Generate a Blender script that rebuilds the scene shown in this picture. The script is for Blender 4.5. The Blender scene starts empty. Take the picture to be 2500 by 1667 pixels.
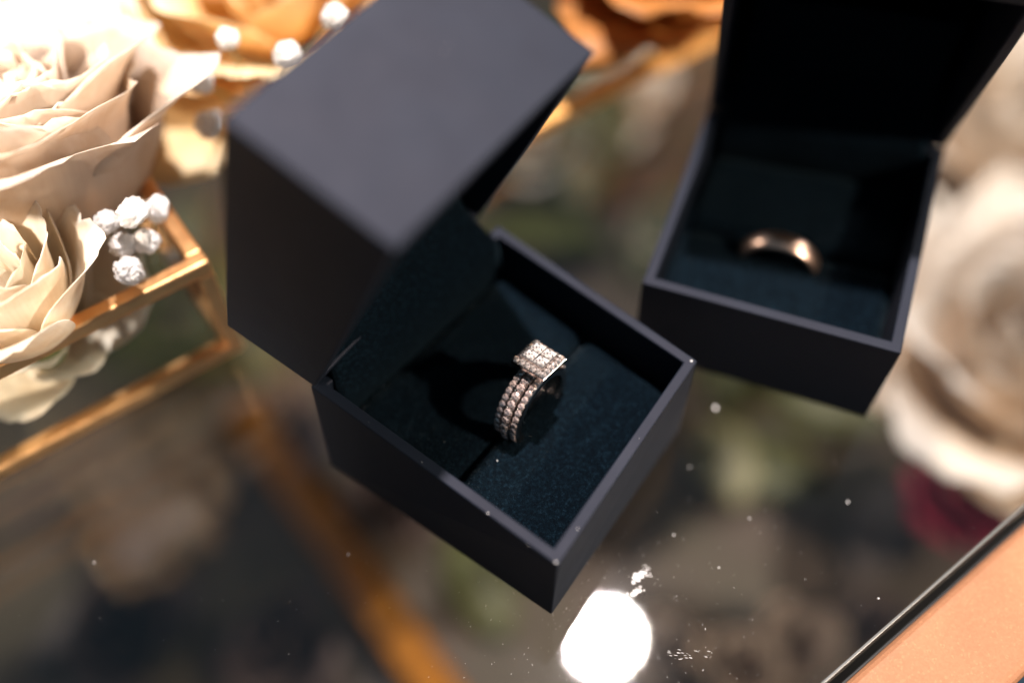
import bpy, math, random
from mathutils import Vector, Matrix, noise

# ------------------------------------------------------------------ scene, camera, light
scene = bpy.context.scene
C = scene.collection
S = 0.001                                   # everything below is written in millimetres
random.seed(7)

PITCH, ROLL = math.radians(35.757), math.radians(-2.224)
CAM = Vector((0.0, -100.757, 174.516))
cam_d = bpy.data.cameras.new('camera')
cam_d.sensor_width = 36.0
cam_d.lens = 35.0
cam_d.clip_start, cam_d.clip_end = 0.002, 50.0
cam_d.dof.use_dof = True
cam_d.dof.focus_distance = 0.1755
cam_d.dof.aperture_fstop = 2.85
cam = bpy.data.objects.new('camera', cam_d)
CR = Matrix.Rotation(PITCH, 3, 'X') @ Matrix.Rotation(ROLL, 3, 'Z')
cam.matrix_world = Matrix.Translation(CAM * S) @ CR.to_4x4()
C.objects.link(cam)
scene.camera = cam

world = bpy.data.worlds.new('World')
scene.world = world
world.use_nodes = True
bg = world.node_tree.nodes['Background']
bg.inputs[0].default_value = (0.45, 0.74, 1.0, 1)
bg.inputs[1].default_value = 0.11


def lamp(name, loc, target, diameter, power, color):
    d = bpy.data.lights.new(name, 'AREA')
    d.shape = 'DISK'
    d.size = diameter * S
    d.energy = power
    d.color = color
    o = bpy.data.objects.new(name, d)
    o.location = Vector(loc) * S
    o.rotation_euler = (Vector(target) - Vector(loc)).to_track_quat('-Z', 'Y').to_euler()
    C.objects.link(o)
    return o


# the ceiling spot whose blurred image lies in the glass, and a weaker one off to the right
lamp('key_spot', (64.3, 170.8, 611), (0, 0, 10), 26, 9.2, (1.0, 0.915, 0.89))
lamp('back_fill', (950, 420, 650), (60, 40, 0), 60, 3.0, (1.0, 0.92, 0.84))  # added fill lamp for the roses and shelf on the right
lamp('left_fill', (-1000, 780, 760), (-90, 50, 20), 260, 3.5, (1.0, 0.88, 0.76))  # added soft fill that lifts the shade on the roses
lamp('side_spot', (740, -330, 580), (-20, 10, 20), 44, 11.0, (1.0, 0.84, 0.68))

# narrow fill lamp, added to brighten the flower arrangement only
sd = bpy.data.lights.new('flower_fill', 'SPOT')
sd.energy, sd.color = 112.0, (1.0, 0.87, 0.74)
sd.spot_size, sd.spot_blend, sd.shadow_soft_size = math.radians(8.2), 0.7, 0.04
so = bpy.data.objects.new('flower_fill', sd)
so.location = Vector((-420, -380, 760)) * S
so.rotation_euler = (Vector((-108, 34, 30)) - Vector((-420, -380, 760))).to_track_quat('-Z', 'Y').to_euler()
C.objects.link(so)

scene.view_settings.view_transform = 'Standard'
scene.view_settings.look = 'None'
scene.view_settings.exposure = 0.0
scene.view_settings.gamma = 1.0
scene.view_settings.use_curve_mapping = False
scene.render.engine = 'CYCLES'
cy = scene.cycles
cy.use_denoising = True
cy.use_adaptive_sampling = False
cy.max_bounces = 16
cy.transparent_max_bounces = 24
cy.diffuse_bounces = 4
cy.glossy_bounces = 6
cy.sample_clamp_indirect = 6.0
cy.caustics_reflective = True
cy.caustics_refractive = False

# ------------------------------------------------------------------ helpers


def at(u, v, z):
    """Point of the plane z (mm) seen at photo pixel (u, v) of 2500 x 1667: used once, to read off where things stand."""
    f = 2430.56
    d = CR @ Vector(((u - 1250) / f, -(v - 833.5) / f, -1))
    t = (z - CAM.z) / d.z
    return CAM + d * t


def mesh(name, verts, faces, smooth=False):
    m = bpy.data.meshes.new(name)
    m.from_pydata([tuple(Vector(p) * S) for p in verts], [], faces)
    m.validate()
    m.update()
    if smooth:
        m.polygons.foreach_set('use_smooth', [True] * len(m.polygons))
    return m


def obj(name, me, mat=None, parent=None, loc=(0, 0, 0), rot=None):
    o = bpy.data.objects.new(name, me)
    if mat is not None and not me.materials:
        me.materials.append(mat)
    o.location = Vector(loc) * S
    if rot is not None:
        o.rotation_euler = rot.to_euler() if isinstance(rot, Matrix) else rot
    if parent is not None:
        o.parent = parent
    C.objects.link(o)
    return o


def empty(name, loc=(0, 0, 0), rot=None):
    o = bpy.data.objects.new(name, None)
    o.empty_display_size = 0.005
    o.location = Vector(loc) * S
    if rot is not None:
        o.rotation_euler = rot.to_euler() if isinstance(rot, Matrix) else rot
    C.objects.link(o)
    return o


def tag(o, label=None, cat=None, group=None, kind=None):
    if label: o['label'] = label
    if cat: o['category'] = cat
    if group: o['group'] = group
    if kind: o['kind'] = kind
    return o


def bevel(o, w, seg=2):
    b = o.modifiers.new('bevel', 'BEVEL')
    b.width = w * S
    b.segments = seg
    b.limit_method = 'ANGLE'
    b.angle_limit = math.radians(30)
    return o


def box(x0, x1, y0, y1, z0, z1):
    v = [(x, y, z) for z in (z0, z1) for y in (y0, y1) for x in (x0, x1)]
    f = [(0, 2, 3, 1), (4, 5, 7, 6), (0, 1, 5, 4), (2, 6, 7, 3), (0, 4, 6, 2), (1, 3, 7, 5)]
    return v, f


def rnd(a, b): return random.uniform(a, b)


# ------------------------------------------------------------------ materials
class NT:
    def __init__(self, name):
        self.m = bpy.data.materials.new(name)
        self.m.use_nodes = True
        self.t = self.m.node_tree
        self.p = self.t.nodes.get('Principled BSDF')
        self.out = self.t.nodes.get('Material Output')

    def n(self, kind, **kw):
        nd = self.t.nodes.new(kind)
        for k, v in kw.items():
            if k.startswith('i_'):
                nd.inputs[k[2:].replace('_', ' ')].default_value = v
            else:
                setattr(nd, k, v)
        return nd

    def l(self, a, b): self.t.links.new(a, b)

    def coord(self, kind='Object'): return self.n('ShaderNodeTexCoord').outputs[kind]

    def noise(self, scale, detail=3, rough=0.5, vec=None):
        nd = self.n('ShaderNodeTexNoise')
        nd.inputs['Scale'].default_value = scale
        nd.inputs['Detail'].default_value = detail
        nd.inputs['Roughness'].default_value = rough
        self.l(vec if vec is not None else self.coord(), nd.inputs['Vector'])
        return nd.outputs['Fac']

    def ramp(self, fac, stops):
        r = self.n('ShaderNodeValToRGB')
        e = r.color_ramp.elements
        while len(e) < len(stops): e.new(0.5)
        for i, (p, c) in enumerate(stops):
            e[i].position = p
            e[i].color = (*c, 1) if len(c) == 3 else c
        self.l(fac, r.inputs['Fac'])
        return r.outputs['Color']

    def bump(self, height, strength, dist):
        b = self.n('ShaderNodeBump')
        b.inputs['Strength'].default_value = strength
        b.inputs['Distance'].default_value = dist * S
        self.l(height, b.inputs['Height'])
        return b.outputs['Normal']

    def set(self, **kw):
        for k, v in kw.items():
            self.p.inputs[k.replace('_', ' ')].default_value = v
        return self


def m_paper():
    a = NT('black_soft_touch_paper')
    a.set(Roughness=0.6, IOR=1.48, Specular_IOR_Level=0.34)
    a.p.inputs['Specular Tint'].default_value = (0.95, 0.87, 1.0, 1)
    big = a.noise(90, 3)
    a.l(a.ramp(big, [(0.3, (0.0020, 0.0058, 0.0120)), (0.7, (0.0030, 0.0080, 0.0155))]), a.p.inputs['Base Color'])
    add = a.n('ShaderNodeMath', operation='ADD')
    a.l(a.noise(5200, 2), add.inputs[0]); a.l(a.noise(1700, 2), add.inputs[1])
    a.l(a.bump(add.outputs[0], 0.13, 0.06), a.p.inputs['Normal'])
    mr = a.n('ShaderNodeMapRange')
    mr.inputs['To Min'].default_value = 0.61
    mr.inputs['To Max'].default_value = 0.70
    a.l(a.noise(160, 4), mr.inputs['Value'])
    a.l(mr.outputs['Result'], a.p.inputs['Roughness'])
    return a.m


def m_velvet(name='midnight_velvet', gain=1.0):
    a = NT(name)
    a.set(Roughness=0.95, IOR=1.3, Specular_IOR_Level=0.15)
    n1 = a.noise(5600, 2, 0.6)
    n2 = a.noise(1500, 2, 0.5)
    mul = a.n('ShaderNodeMath', operation='MULTIPLY')
    a.l(n1, mul.inputs[0]); a.l(n2, mul.inputs[1])
    g = gain
    a.l(a.ramp(mul.outputs[0], [(0.14, (0.0004 * g, 0.0017 * g, 0.0036 * g)), (0.30, (0.0009 * g, 0.0042 * g, 0.0078 * g)),
                                (0.44, (0.0055 * g, 0.0150 * g, 0.0245 * g))]), a.p.inputs['Base Color'])
    a.p.inputs['Sheen Weight'].default_value = 0.035
    a.p.inputs['Sheen Roughness'].default_value = 0.45
    a.p.inputs['Sheen Tint'].default_value = (0.30, 0.55, 0.66, 1)
    a.l(a.bump(n1, 0.7, 0.25), a.p.inputs['Normal'])
    return a.m


def m_fibre():
    a = NT('velvet_fibre')
    a.set(Roughness=0.5, IOR=1.45)
    a.p.inputs['Base Color'].default_value = (0.011, 0.030, 0.046, 1)
    return a.m


def m_copper(name, col=(0.72, 0.34, 0.15), rough=0.3, flake=False):
    a = NT(name)
    a.set(Metallic=1.0, Roughness=rough)
    c2 = tuple(min(1, x * 1.18) for x in col)
    a.l(a.ramp(a.noise(130, 4), [(0.3, col), (0.7, c2)]), a.p.inputs['Base Color'])
    if flake:
        a.set(Metallic=0.0, Specular_IOR_Level=0.16)
        vor = a.n('ShaderNodeTexVoronoi')
        vor.inputs['Scale'].default_value = 2600
        a.l(a.coord(), vor.inputs['Vector'])
        a.l(a.bump(vor.outputs['Color'], 0.3, 0.12), a.p.inputs['Normal'])
        sepc = a.n('ShaderNodeSeparateColor'); a.l(vor.outputs['Color'], sepc.inputs[0])
        mixc = a.n('ShaderNodeMix', data_type='RGBA', blend_type='MULTIPLY'); mixc.inputs[0].default_value = 1.0
        a.l(a.ramp(a.noise(60, 5), [(0.3, col), (0.7, c2)]), mixc.inputs[6])
        a.l(a.ramp(sepc.outputs[0], [(0.0, (0.90, 0.89, 0.88)), (0.9, (1.0, 1.0, 1.0)), (0.97, (1.12, 1.12, 1.10))]), mixc.inputs[7])
        a.l(mixc.outputs[2], a.p.inputs['Base Color'])
    else:
        mr = a.n('ShaderNodeMapRange')
        mr.inputs['To Min'].default_value = rough * 0.7
        mr.inputs['To Max'].default_value = rough * 1.4
        a.l(a.noise(400, 4), mr.inputs['Value'])
        a.l(mr.outputs['Result'], a.p.inputs['Roughness'])
        a.l(a.bump(a.noise(260, 3), 0.25, 0.5), a.p.inputs['Normal'])
    return a.m


def m_glass(name, tint, r0=0.045, rough=0.0, smear=False):
    """Sheet glass: it lets light straight through and mirrors more the flatter it is looked at (Schlick)."""
    a = NT(name)
    a.t.nodes.remove(a.p)
    geo = a.n('ShaderNodeNewGeometry')
    dot = a.n('ShaderNodeVectorMath', operation='DOT_PRODUCT')
    a.l(geo.outputs['Normal'], dot.inputs[0]); a.l(geo.outputs['Incoming'], dot.inputs[1])
    ab = a.n('ShaderNodeMath', operation='ABSOLUTE'); a.l(dot.outputs['Value'], ab.inputs[0])
    om = a.n('ShaderNodeMath', operation='SUBTRACT'); om.inputs[0].default_value = 1.0; a.l(ab.outputs[0], om.inputs[1])
    pw = a.n('ShaderNodeMath', operation='POWER'); a.l(om.outputs[0], pw.inputs[0]); pw.inputs[1].default_value = 5.0
    ma = a.n('ShaderNodeMath', operation='MULTIPLY_ADD'); a.l(pw.outputs[0], ma.inputs[0])
    ma.inputs[1].default_value = 1 - r0; ma.inputs[2].default_value = r0
    tr = a.n('ShaderNodeBsdfTransparent'); tr.inputs[0].default_value = (*tint, 1)
    gl = a.n('ShaderNodeBsdfGlossy', distribution='BECKMANN'); gl.inputs['Roughness'].default_value = rough
    mx = a.n('ShaderNodeMixShader')
    a.l(ma.outputs[0], mx.inputs[0]); a.l(tr.outputs[0], mx.inputs[1]); a.l(gl.outputs[0], mx.inputs[2])
    last = mx.outputs[0]
    if smear:                                  # wiped-on film: a faint wide-lobed gloss round the lamp's image
        film = a.n('ShaderNodeBsdfGlossy', distribution='BECKMANN'); film.inputs['Roughness'].default_value = 0.16
        mx2 = a.n('ShaderNodeMixShader')
        fac = a.n('ShaderNodeMath', operation='MULTIPLY')
        a.l(a.ramp(a.noise(55, 6, 0.65), [(0.35, (0.1, 0.1, 0.1)), (0.7, (1, 1, 1))]), fac.inputs[0])
        fac.inputs[1].default_value = 0.0006
        a.l(fac.outputs[0], mx2.inputs[0]); a.l(last, mx2.inputs[1]); a.l(film.outputs[0], mx2.inputs[2])
        last = mx2.outputs[0]
    a.l(last, a.out.inputs['Surface'])
    return a.m


def m_petal(name, inner, edge, thru=0.4, scale=0.03):
    """Petal: soft matte skin that lets light through; tone drifts from the base to the rim of the petal (UV v)."""
    a = NT(name)
    a.t.nodes.remove(a.p)
    uv = a.coord('UV')
    sep = a.n('ShaderNodeSeparateXYZ'); a.l(uv, sep.inputs[0])
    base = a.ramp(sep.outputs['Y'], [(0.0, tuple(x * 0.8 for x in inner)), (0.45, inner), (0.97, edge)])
    vein = a.n('ShaderNodeTexNoise')
    mp = a.n('ShaderNodeMapping'); mp.inputs['Scale'].default_value = (42, 3, 1)
    a.l(uv, mp.inputs['Vector']); a.l(mp.outputs[0], vein.inputs['Vector']); vein.inputs['Scale'].default_value = 1.0
    mixc = a.n('ShaderNodeMix', data_type='RGBA', blend_type='MULTIPLY')
    mixc.inputs[0].default_value = 1.0
    a.l(base, mixc.inputs[6])
    a.l(a.ramp(vein.outputs['Fac'], [(0.3, (0.965, 0.95, 0.94)), (0.6, (1, 1, 1))]), mixc.inputs[7])
    blot = a.n('ShaderNodeMix', data_type='RGBA', blend_type='MULTIPLY'); blot.inputs[0].default_value = 1.0
    a.l(mixc.outputs[2], blot.inputs[6])
    a.l(a.ramp(a.noise(75, 4, 0.6), [(0.34, (0.90, 0.83, 0.74)), (0.52, (1, 1, 1))]), blot.inputs[7])
    col = blot.outputs[2]
    nrm = a.bump(vein.outputs['Fac'], 0.12, 0.2)
    d = a.n('ShaderNodeBsdfDiffuse'); t = a.n('ShaderNodeBsdfTranslucent'); g = a.n('ShaderNodeBsdfGlossy')
    g.inputs['Roughness'].default_value = 0.5
    a.l(col, d.inputs[0]); a.l(col, t.inputs[0]); a.l(nrm, d.inputs['Normal'])
    m1 = a.n('ShaderNodeMixShader'); m1.inputs[0].default_value = thru
    a.l(d.outputs[0], m1.inputs[1]); a.l(t.outputs[0], m1.inputs[2])
    m2 = a.n('ShaderNodeMixShader'); m2.inputs[0].default_value = 0.03
    a.l(m1.outputs[0], m2.inputs[1]); a.l(g.outputs[0], m2.inputs[2])
    a.l(m2.outputs[0], a.out.inputs['Surface'])
    return a.m


def m_leaf(name, c0, c1):
    a = NT(name)
    a.set(Roughness=0.5)
    a.l(a.ramp(a.noise(120, 4), [(0.3, c0), (0.7, c1)]), a.p.inputs['Base Color'])
    return a.m


def m_plain(name, col, rough=0.5, metal=0.0):
    a = NT(name)
    a.set(Roughness=rough, Metallic=metal)
    a.l(a.ramp(a.noise(300, 3), [(0.3, tuple(x * 0.86 for x in col)), (0.7, col)]), a.p.inputs['Base Color'])
    return a.m


def m_gem(name, body, gloss=0.55):
    a = NT(name)
    a.t.nodes.remove(a.p)
    d = a.n('ShaderNodeBsdfDiffuse')
    a.l(a.ramp(a.noise(2400, 2), [(0.35, tuple(x * 0.15 for x in body)), (0.5, body), (0.68, tuple(min(1, x * 1.7) for x in body))]), d.inputs[0])
    g = a.n('ShaderNodeBsdfGlossy'); g.inputs['Roughness'].default_value = 0.07
    g.inputs[0].default_value = (0.95, 0.88, 0.84, 1)
    mx = a.n('ShaderNodeMixShader'); mx.inputs[0].default_value = gloss
    a.l(d.outputs[0], mx.inputs[1]); a.l(g.outputs[0], mx.inputs[2])
    a.l(mx.outputs[0], a.out.inputs['Surface'])
    return a.m


def m_shelf():
    a = NT('dark_mottled_shelf')
    a.set(Roughness=0.6)
    f = a.noise(14, 5, 0.6)
    a.l(a.ramp(f, [(0.30, (0.040, 0.027, 0.018)), (0.46, (0.078, 0.054, 0.037)), (0.58, (0.058, 0.045, 0.022)),
                   (0.72, (0.100, 0.071, 0.054))]), a.p.inputs['Base Color'])
    return a.m


PAPER, VELVET, FIBRE = m_paper(), m_velvet(), m_fibre()
COPPER = m_copper('copper_came', (0.90, 0.49, 0.22), 0.34)
FRAME = m_copper('copper_flake_paint', (0.345, 0.160, 0.082), 0.5, flake=True)
BRASS = m_copper('brushed_gold', (0.22, 0.088, 0.012), 0.55)
BRIGHT_BRASS = m_copper('gold_rim', (0.86, 0.44, 0.13), 0.55)
BRIGHT_BRASS.node_tree.nodes['Principled BSDF'].inputs['Metallic'].default_value = 0.35
TABLE_GLASS = m_glass('table_glass', (0.955, 0.95, 0.94), 0.075, rough=0.06, smear=True)
PANE = m_glass('clear_pane', (0.93, 0.95, 0.94), 0.045)
WGOLD = m_plain('white_gold', (0.62, 0.54, 0.50), 0.18, 1.0)
RGOLD = m_plain('rose_gold', (0.92, 0.62, 0.48), 0.30, 1.0)
GEM_BAND = m_gem('pale_pink_brilliants', (0.52, 0.39, 0.35), 0.55)
GEM_HEAD = m_gem('white_brilliants', (0.40, 0.34, 0.31), 0.55)
GEM_CENTER = m_gem('bright_princess_cut', (0.66, 0.58, 0.54), 0.45)
STEM = m_leaf('green_stem', (0.10, 0.12, 0.03), (0.20, 0.20, 0.07))
LEAF = m_leaf('olive_leaf', (0.035, 0.042, 0.008), (0.075, 0.078, 0.016))
LEAF_PALE = m_leaf('pale_sage_leaf', (0.17, 0.165, 0.07), (0.27, 0.25, 0.13))
LEAF_GREY = m_leaf('dusty_grey_leaf', (0.10, 0.082, 0.078), (0.17, 0.14, 0.13))
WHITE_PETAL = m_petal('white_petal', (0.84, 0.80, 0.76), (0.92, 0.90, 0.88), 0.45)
SHELF = m_shelf()
DUST = m_plain('dust', (0.75, 0.72, 0.70), 0.6)

# ------------------------------------------------------------------ the table: glass top in a copper frame
TA = math.radians(35.0)
EDGE = Vector((50.5, -50.0, 0))             # a point of the near right glass edge
tdir = Vector((math.cos(TA), math.sin(TA), 0))
table = empty('glass_table', EDGE, Matrix.Rotation(TA, 3, 'Z'))     # local x along the edge, local y inward
tag(table, 'glass topped table with a flat copper frame and a dark shelf below', 'table')
LEN, DEP = 420.0, 560.0
v, f = box(-LEN, LEN, 0, DEP, -5, 0)
bevel(obj('glass_top', mesh('glass_top', v, f), TABLE_GLASS, table), 0.5, 1)


EDGE_MAT = m_plain('ground_glass_edge', (0.13, 0.13, 0.125), 0.25)
GAP_SHADE = m_plain('black_gap_shade', (0.006, 0.006, 0.005), 0.6)
v, f = box(-LEN, LEN, -0.55, -0.03, -5, -0.12)
bevel(obj('ground_edge', mesh('ground_edge', v, f), EDGE_MAT, table), 0.12, 2)
v, f = box(-LEN, LEN, -2.3, -0.6, -9, -5.2)
obj('gap_shade', mesh('gap_shade', v, f), GAP_SHADE, table)  # black strip added as the shade in the gap between glass and frame


def round_bar(name, x0, x1, y0, y1, z0, z1, mat, r=1.6):
    v, f = box(x0, x1, y0, y1, z0, z1)
    o = obj(name, mesh(name, v, f), mat, table)
    return bevel(o, r, 4)


round_bar('frame_rail', -LEN - 22, LEN + 22, -20.5, -2.4, -26, -2.2, FRAME, 2.2)
round_bar('frame_rail', -LEN - 22, LEN + 22, DEP + 2.4, DEP + 20.5, -26, -2.2, FRAME, 2.2)
round_bar('frame_rail', -LEN - 20.5, -LEN - 2.4, -2.2, DEP + 2.2, -26, -2.2, FRAME, 2.2)
round_bar('frame_rail', LEN + 2.4, LEN + 20.5, -2.2, DEP + 2.2, -26, -2.2, FRAME, 2.2)
v, f = box(-LEN - 20, LEN + 20, -20, DEP + 20, -230, -222)
obj('shelf', mesh('shelf', v, f), SHELF, table)
# gold cross bar under the glass, square to the frame
p0, p1 = at(600, 1000, -200), at(1050, 1667, -200)
inv = Matrix.Rotation(-TA, 3, 'Z')
a0, a1 = inv @ (p0 - EDGE), inv @ (p1 - EDGE)
xm = (a0.x + a1.x) / 2
v, f = box(xm - 8.5, xm + 8.5, -2, max(a0.y, a1.y) + 4, -214, -200)
bevel(obj('cross_bar', mesh('cross_bar', v, f), BRASS, table), 1.5, 3)

# ------------------------------------------------------------------ ring boxes


class Tri:
    """Eight corners -> a hexahedron; (a, b, c) in 0..1 along width, front-to-hinge, bottom-to-top."""
    def __init__(self, p): self.p = [Vector(q) for q in p]   # order 000 100 010 110 001 101 011 111

    def __call__(self, a, b, c):
        p = self.p
        r = Vector()
        for i, q in enumerate(p):
            wa = a if i & 1 else 1 - a
            wb = b if i & 2 else 1 - b
            wc = c if i & 4 else 1 - c
            r += q * (wa * wb * wc)
        return r


def shell(tri, ta, tb, tc, open_top=True):
    """Open box: outer skin, inner skin and the rim between them. Wall thickness in unit coordinates."""
    c_open, c_shut, c_in = (1.0, 0.0, tc) if open_top else (0.0, 1.0, 1 - tc)
    O = [tri(a, b, c) for c in (c_shut, c_open) for b in (0, 1) for a in (0, 1)]
    I = [tri(a, b, c) for c in (c_in, c_open) for b in (tb, 1 - tb) for a in (ta, 1 - ta)]
    q = [(0, 2, 3, 1), (0, 1, 5, 4), (1, 3, 7, 5), (3, 2, 6, 7), (2, 0, 4, 6)]
    f = list(q) + [tuple(8 + i for i in reversed(x)) for x in q]
    for i, j in ((4, 5), (5, 7), (7, 6), (6, 4)):
        f.append((i, j, 8 + j, 8 + i))
    if not open_top:
        f = [tuple(reversed(x)) for x in f]
    return O + I, f


def sheet(fn, n, m, thick, name, mat, parent, origin):
    """A curved panel with thickness: fn(s, t) -> point."""
    P = [[fn(i / n, j / m) for j in range(m + 1)] for i in range(n + 1)]
    top, bot = [], []
    for i in range(n + 1):
        for j in range(m + 1):
            d1 = P[min(i + 1, n)][j] - P[max(i - 1, 0)][j]
            d2 = P[i][min(j + 1, m)] - P[i][max(j - 1, 0)]
            nn = d1.cross(d2)
            nn = nn.normalized() if nn.length > 1e-9 else Vector((0, 0, 1))
            top.append(P[i][j] - origin); bot.append(P[i][j] - nn * thick - origin)
    N = len(top)
    ix = lambda i, j: i * (m + 1) + j
    f = []
    for i in range(n):
        for j in range(m):
            f.append((ix(i, j), ix(i + 1, j), ix(i + 1, j + 1), ix(i, j + 1)))
            f.append((N + ix(i, j), N + ix(i, j + 1), N + ix(i + 1, j + 1), N + ix(i + 1, j)))
    for i in range(n):
        f.append((ix(i, 0), N + ix(i, 0), N + ix(i + 1, 0), ix(i + 1, 0)))
        f.append((ix(i, m), ix(i + 1, m), N + ix(i + 1, m), N + ix(i, m)))
    for j in range(m):
        f.append((ix(0, j), ix(0, j + 1), N + ix(0, j + 1), N + ix(0, j)))
        f.append((ix(n, j), N + ix(n, j), N + ix(n, j + 1), ix(n, j + 1)))
    return obj(name, mesh(name, top + bot, f, True), mat, parent)


def pad(tri, a0, a1, b0, b1, ctop, height, origin, parent, r=3.4, wa=50., wb=54., seed=0, n=44):
    """Half of the velvet cushion: flat on top, rolled over at its edges."""
    rs = random.Random(seed)
    cz0 = 0.12
    pts, tops = [], []
    La, Lb = (a1 - a0) * wa, (b1 - b0) * wb
    def roll(d):
        if d >= r: return 0.0
        return r - math.sqrt(max(0.0, r * r - (r - d) ** 2))
    m = int(n * Lb / La) + 4
    us = [(1 - math.cos(math.pi * i / n)) / 2 * 0.45 + i / n * 0.55 for i in range(n + 1)]
    vs = [(1 - math.cos(math.pi * j / m)) / 2 * 0.45 + j / m * 0.55 for j in range(m + 1)]
    V = []
    for u in us:
        for w in vs:
            da, db = min(u, 1 - u) * La, min(w, 1 - w) * Lb
            # round the plan corners
            uu, ww = u, w
            dz = max(roll(da), roll(db))
            if da < r and db < r:
                k = math.hypot(r - da, r - db)
                dz = r - math.sqrt(max(0.0, r * r - min(k, r) ** 2))
            p = tri(a0 + (a1 - a0) * uu, b0 + (b1 - b0) * ww, ctop)
            wob = noise.noise(p * 0.11 + Vector((seed, 0, 0))) * 0.5
            V.append(p + Vector((0, 0, -dz * height / r * 1.0 if False else -dz + wob)) - origin)
    ix = lambda i, j: i * (m + 1) + j
    F = [(ix(i, j), ix(i + 1, j), ix(i + 1, j + 1), ix(i, j + 1)) for i in range(n) for j in range(m)]
    # skirt down to the box floor
    ring = [ix(i, 0) for i in range(n + 1)] + [ix(n, j) for j in range(1, m + 1)] + \
           [ix(i, m) for i in range(n - 1, -1, -1)] + [ix(0, j) for j in range(m - 1, 0, -1)]
    s0 = len(V)
    for k in ring:
        V.append(V[k] - Vector((0, 0, height)))
    R = len(ring)
    for k in range(R):
        k2 = (k + 1) % R
        F.append((ring[k], s0 + k, s0 + k2, ring[k2]))
    o = obj('cushion', mesh('cushion', V, F, True), VELVET, parent)
    return o, V, F, n * m


def fibres(o, V, F, count, parent, seed, length=0.40, wid=0.06):
    """Nap standing on the pad: thousands of short upright fibres, one mesh."""
    rs = random.Random(seed)
    vv, ff = [], []
    for _ in range(count):
        q = F[rs.randrange(len(F))]
        a, b, c, d = [Vector(V[i]) for i in q]
        s, t = rs.random(), rs.random()
        p = a.lerp(b, s).lerp(d.lerp(c, s), t)
        ang = rs.uniform(0, 2 * math.pi)
        w = Vector((math.cos(ang), math.sin(ang), 0)) * wid * rs.uniform(.5, 1.2) * 0.5
        nn = (b - a).cross(d - a).normalized()
        tip = p + (nn + Vector((rs.uniform(-.8, .8), rs.uniform(-.8, .8), rs.uniform(-.2, .3)))).normalized() * length * rs.uniform(.5, 1.3)
        k = len(vv)
        vv += [p - w, p + w, tip]
        ff.append((k, k + 1, k + 2))
    f_ = obj('nap', mesh('nap', vv, ff), FIBRE, parent)
    f_['kind'] = 'stuff'
    return f_


def ring_box(base_c, lid_c, origin, label, slit_b, seed, fibre_n):
    root = empty('ring_box', origin)
    tag(root, label, 'ring box', 'open black ring boxes on the glass')
    bt, lt = Tri(base_c), Tri(lid_c)
    v, f = shell(bt, 0.043, 0.040, 0.09)
    o = obj('base', mesh('base', [p - origin for p in v], f), PAPER, root)
    bevel(o, 0.32, 3)
    v, f = shell(lt, 0.043, 0.040, 0.085, open_top=False)
    o = obj('lid', mesh('lid', [p - origin for p in v], f), PAPER, root)
    bevel(o, 0.45, 3)
    # velvet lining on the inside of the lid's roof
    vv, ff = [], []
    for c in (0.86, 0.905):
        for b in (0.05, 0.95):
            for a in (0.05, 0.95):
                vv.append(lt(a, b, c) - origin)
    ff = box(0, 1, 0, 1, 0, 1)[1]
    lid = obj('lid_lining', mesh('lid_lining', vv, ff), VELVET, root)
    # cushion in two halves with the ring slit between them
    ct = 0.60
    for k, (b0, b1) in enumerate(((0.045, slit_b - 0.006), (slit_b + 0.006, 0.945))):
        p, V, F, nt = pad(bt, 0.047, 0.953, b0, b1, ct, 10.5, origin, root, seed=seed + k)
        fibres(p, V, F[:nt], fibre_n, p, seed + 10 + k)
    # velvet hinge flap: out of the lid, over the hinge, down into the base
    def flap(s, t):
        a = 0.065 + 0.87 * s
        if t < 0.42:
            q = t / 0.42
            p = bt(a, 0.945 - 0.012 * math.sin(q * math.pi), 0.50 + 0.46 * q)
        else:
            q = (t - 0.42) / 0.58
            a2 = 0.105 + 0.79 * s
            lo = bt(a, 0.945, 0.96)
            hi = lt(a2, 1 - (0.05 + 0.42 * q), 0.22 + 0.26 * q)
            w = min(1.0, q / 0.28)
            w = w * w * (3 - 2 * w)
            p = lo.lerp(hi, w)
            p += Vector((0, 0, 0.8 * math.sin(q * 9) * (1 - q)))
        p += Vector((1, 1, 0)) * noise.noise(p * 0.09 + Vector((seed, 3, 0))) * 0.5
        return p
    sheet(flap, 26, 30, 0.7, 'hinge_flap', VELVET, root, origin)
    sheet(lambda s, t: bt(.04 + .92 * s, 0.975, 0.90).lerp(lt(.04 + .92 * s, 0.975, 0.16), t), 4, 4, 0.6, 'hinge_strip', PAPER, root, origin)
    return root, bt


def rim_quad(Fp, Rp, Lp, Bp, h):
    return Fp, Rp, Lp, Bp


# box with the diamond ring: corners of base (front-left, front-right, hinge-left, hinge-right), then lid
h = 24.0
F1, R1, L1, B1 = at(1362, 1381, h), at(1703, 880, h), at(757, 941, h), at(1217, 550, h)
Fb, Rb, Lb, Bb = at(1346, 1500, 0.15), at(1658, 1050, 0.15), at(808, 1135, 0.15), Vector((-1.5, 36.0, 0.15))
base1 = [Fb, Rb, Lb, Bb, F1, R1, L1, B1]


def on_ray(u, v, like):
    """Point on the sight line of pixel (u, v) at the camera depth of the point `like`."""
    f = 2430.56
    d = CR @ Vector(((u - 1250) / f, -(v - 833.5) / f, -1))
    back = CR @ Vector((0, 0, -1))
    return CAM + d * ((Vector(like) - CAM).dot(back))


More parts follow.
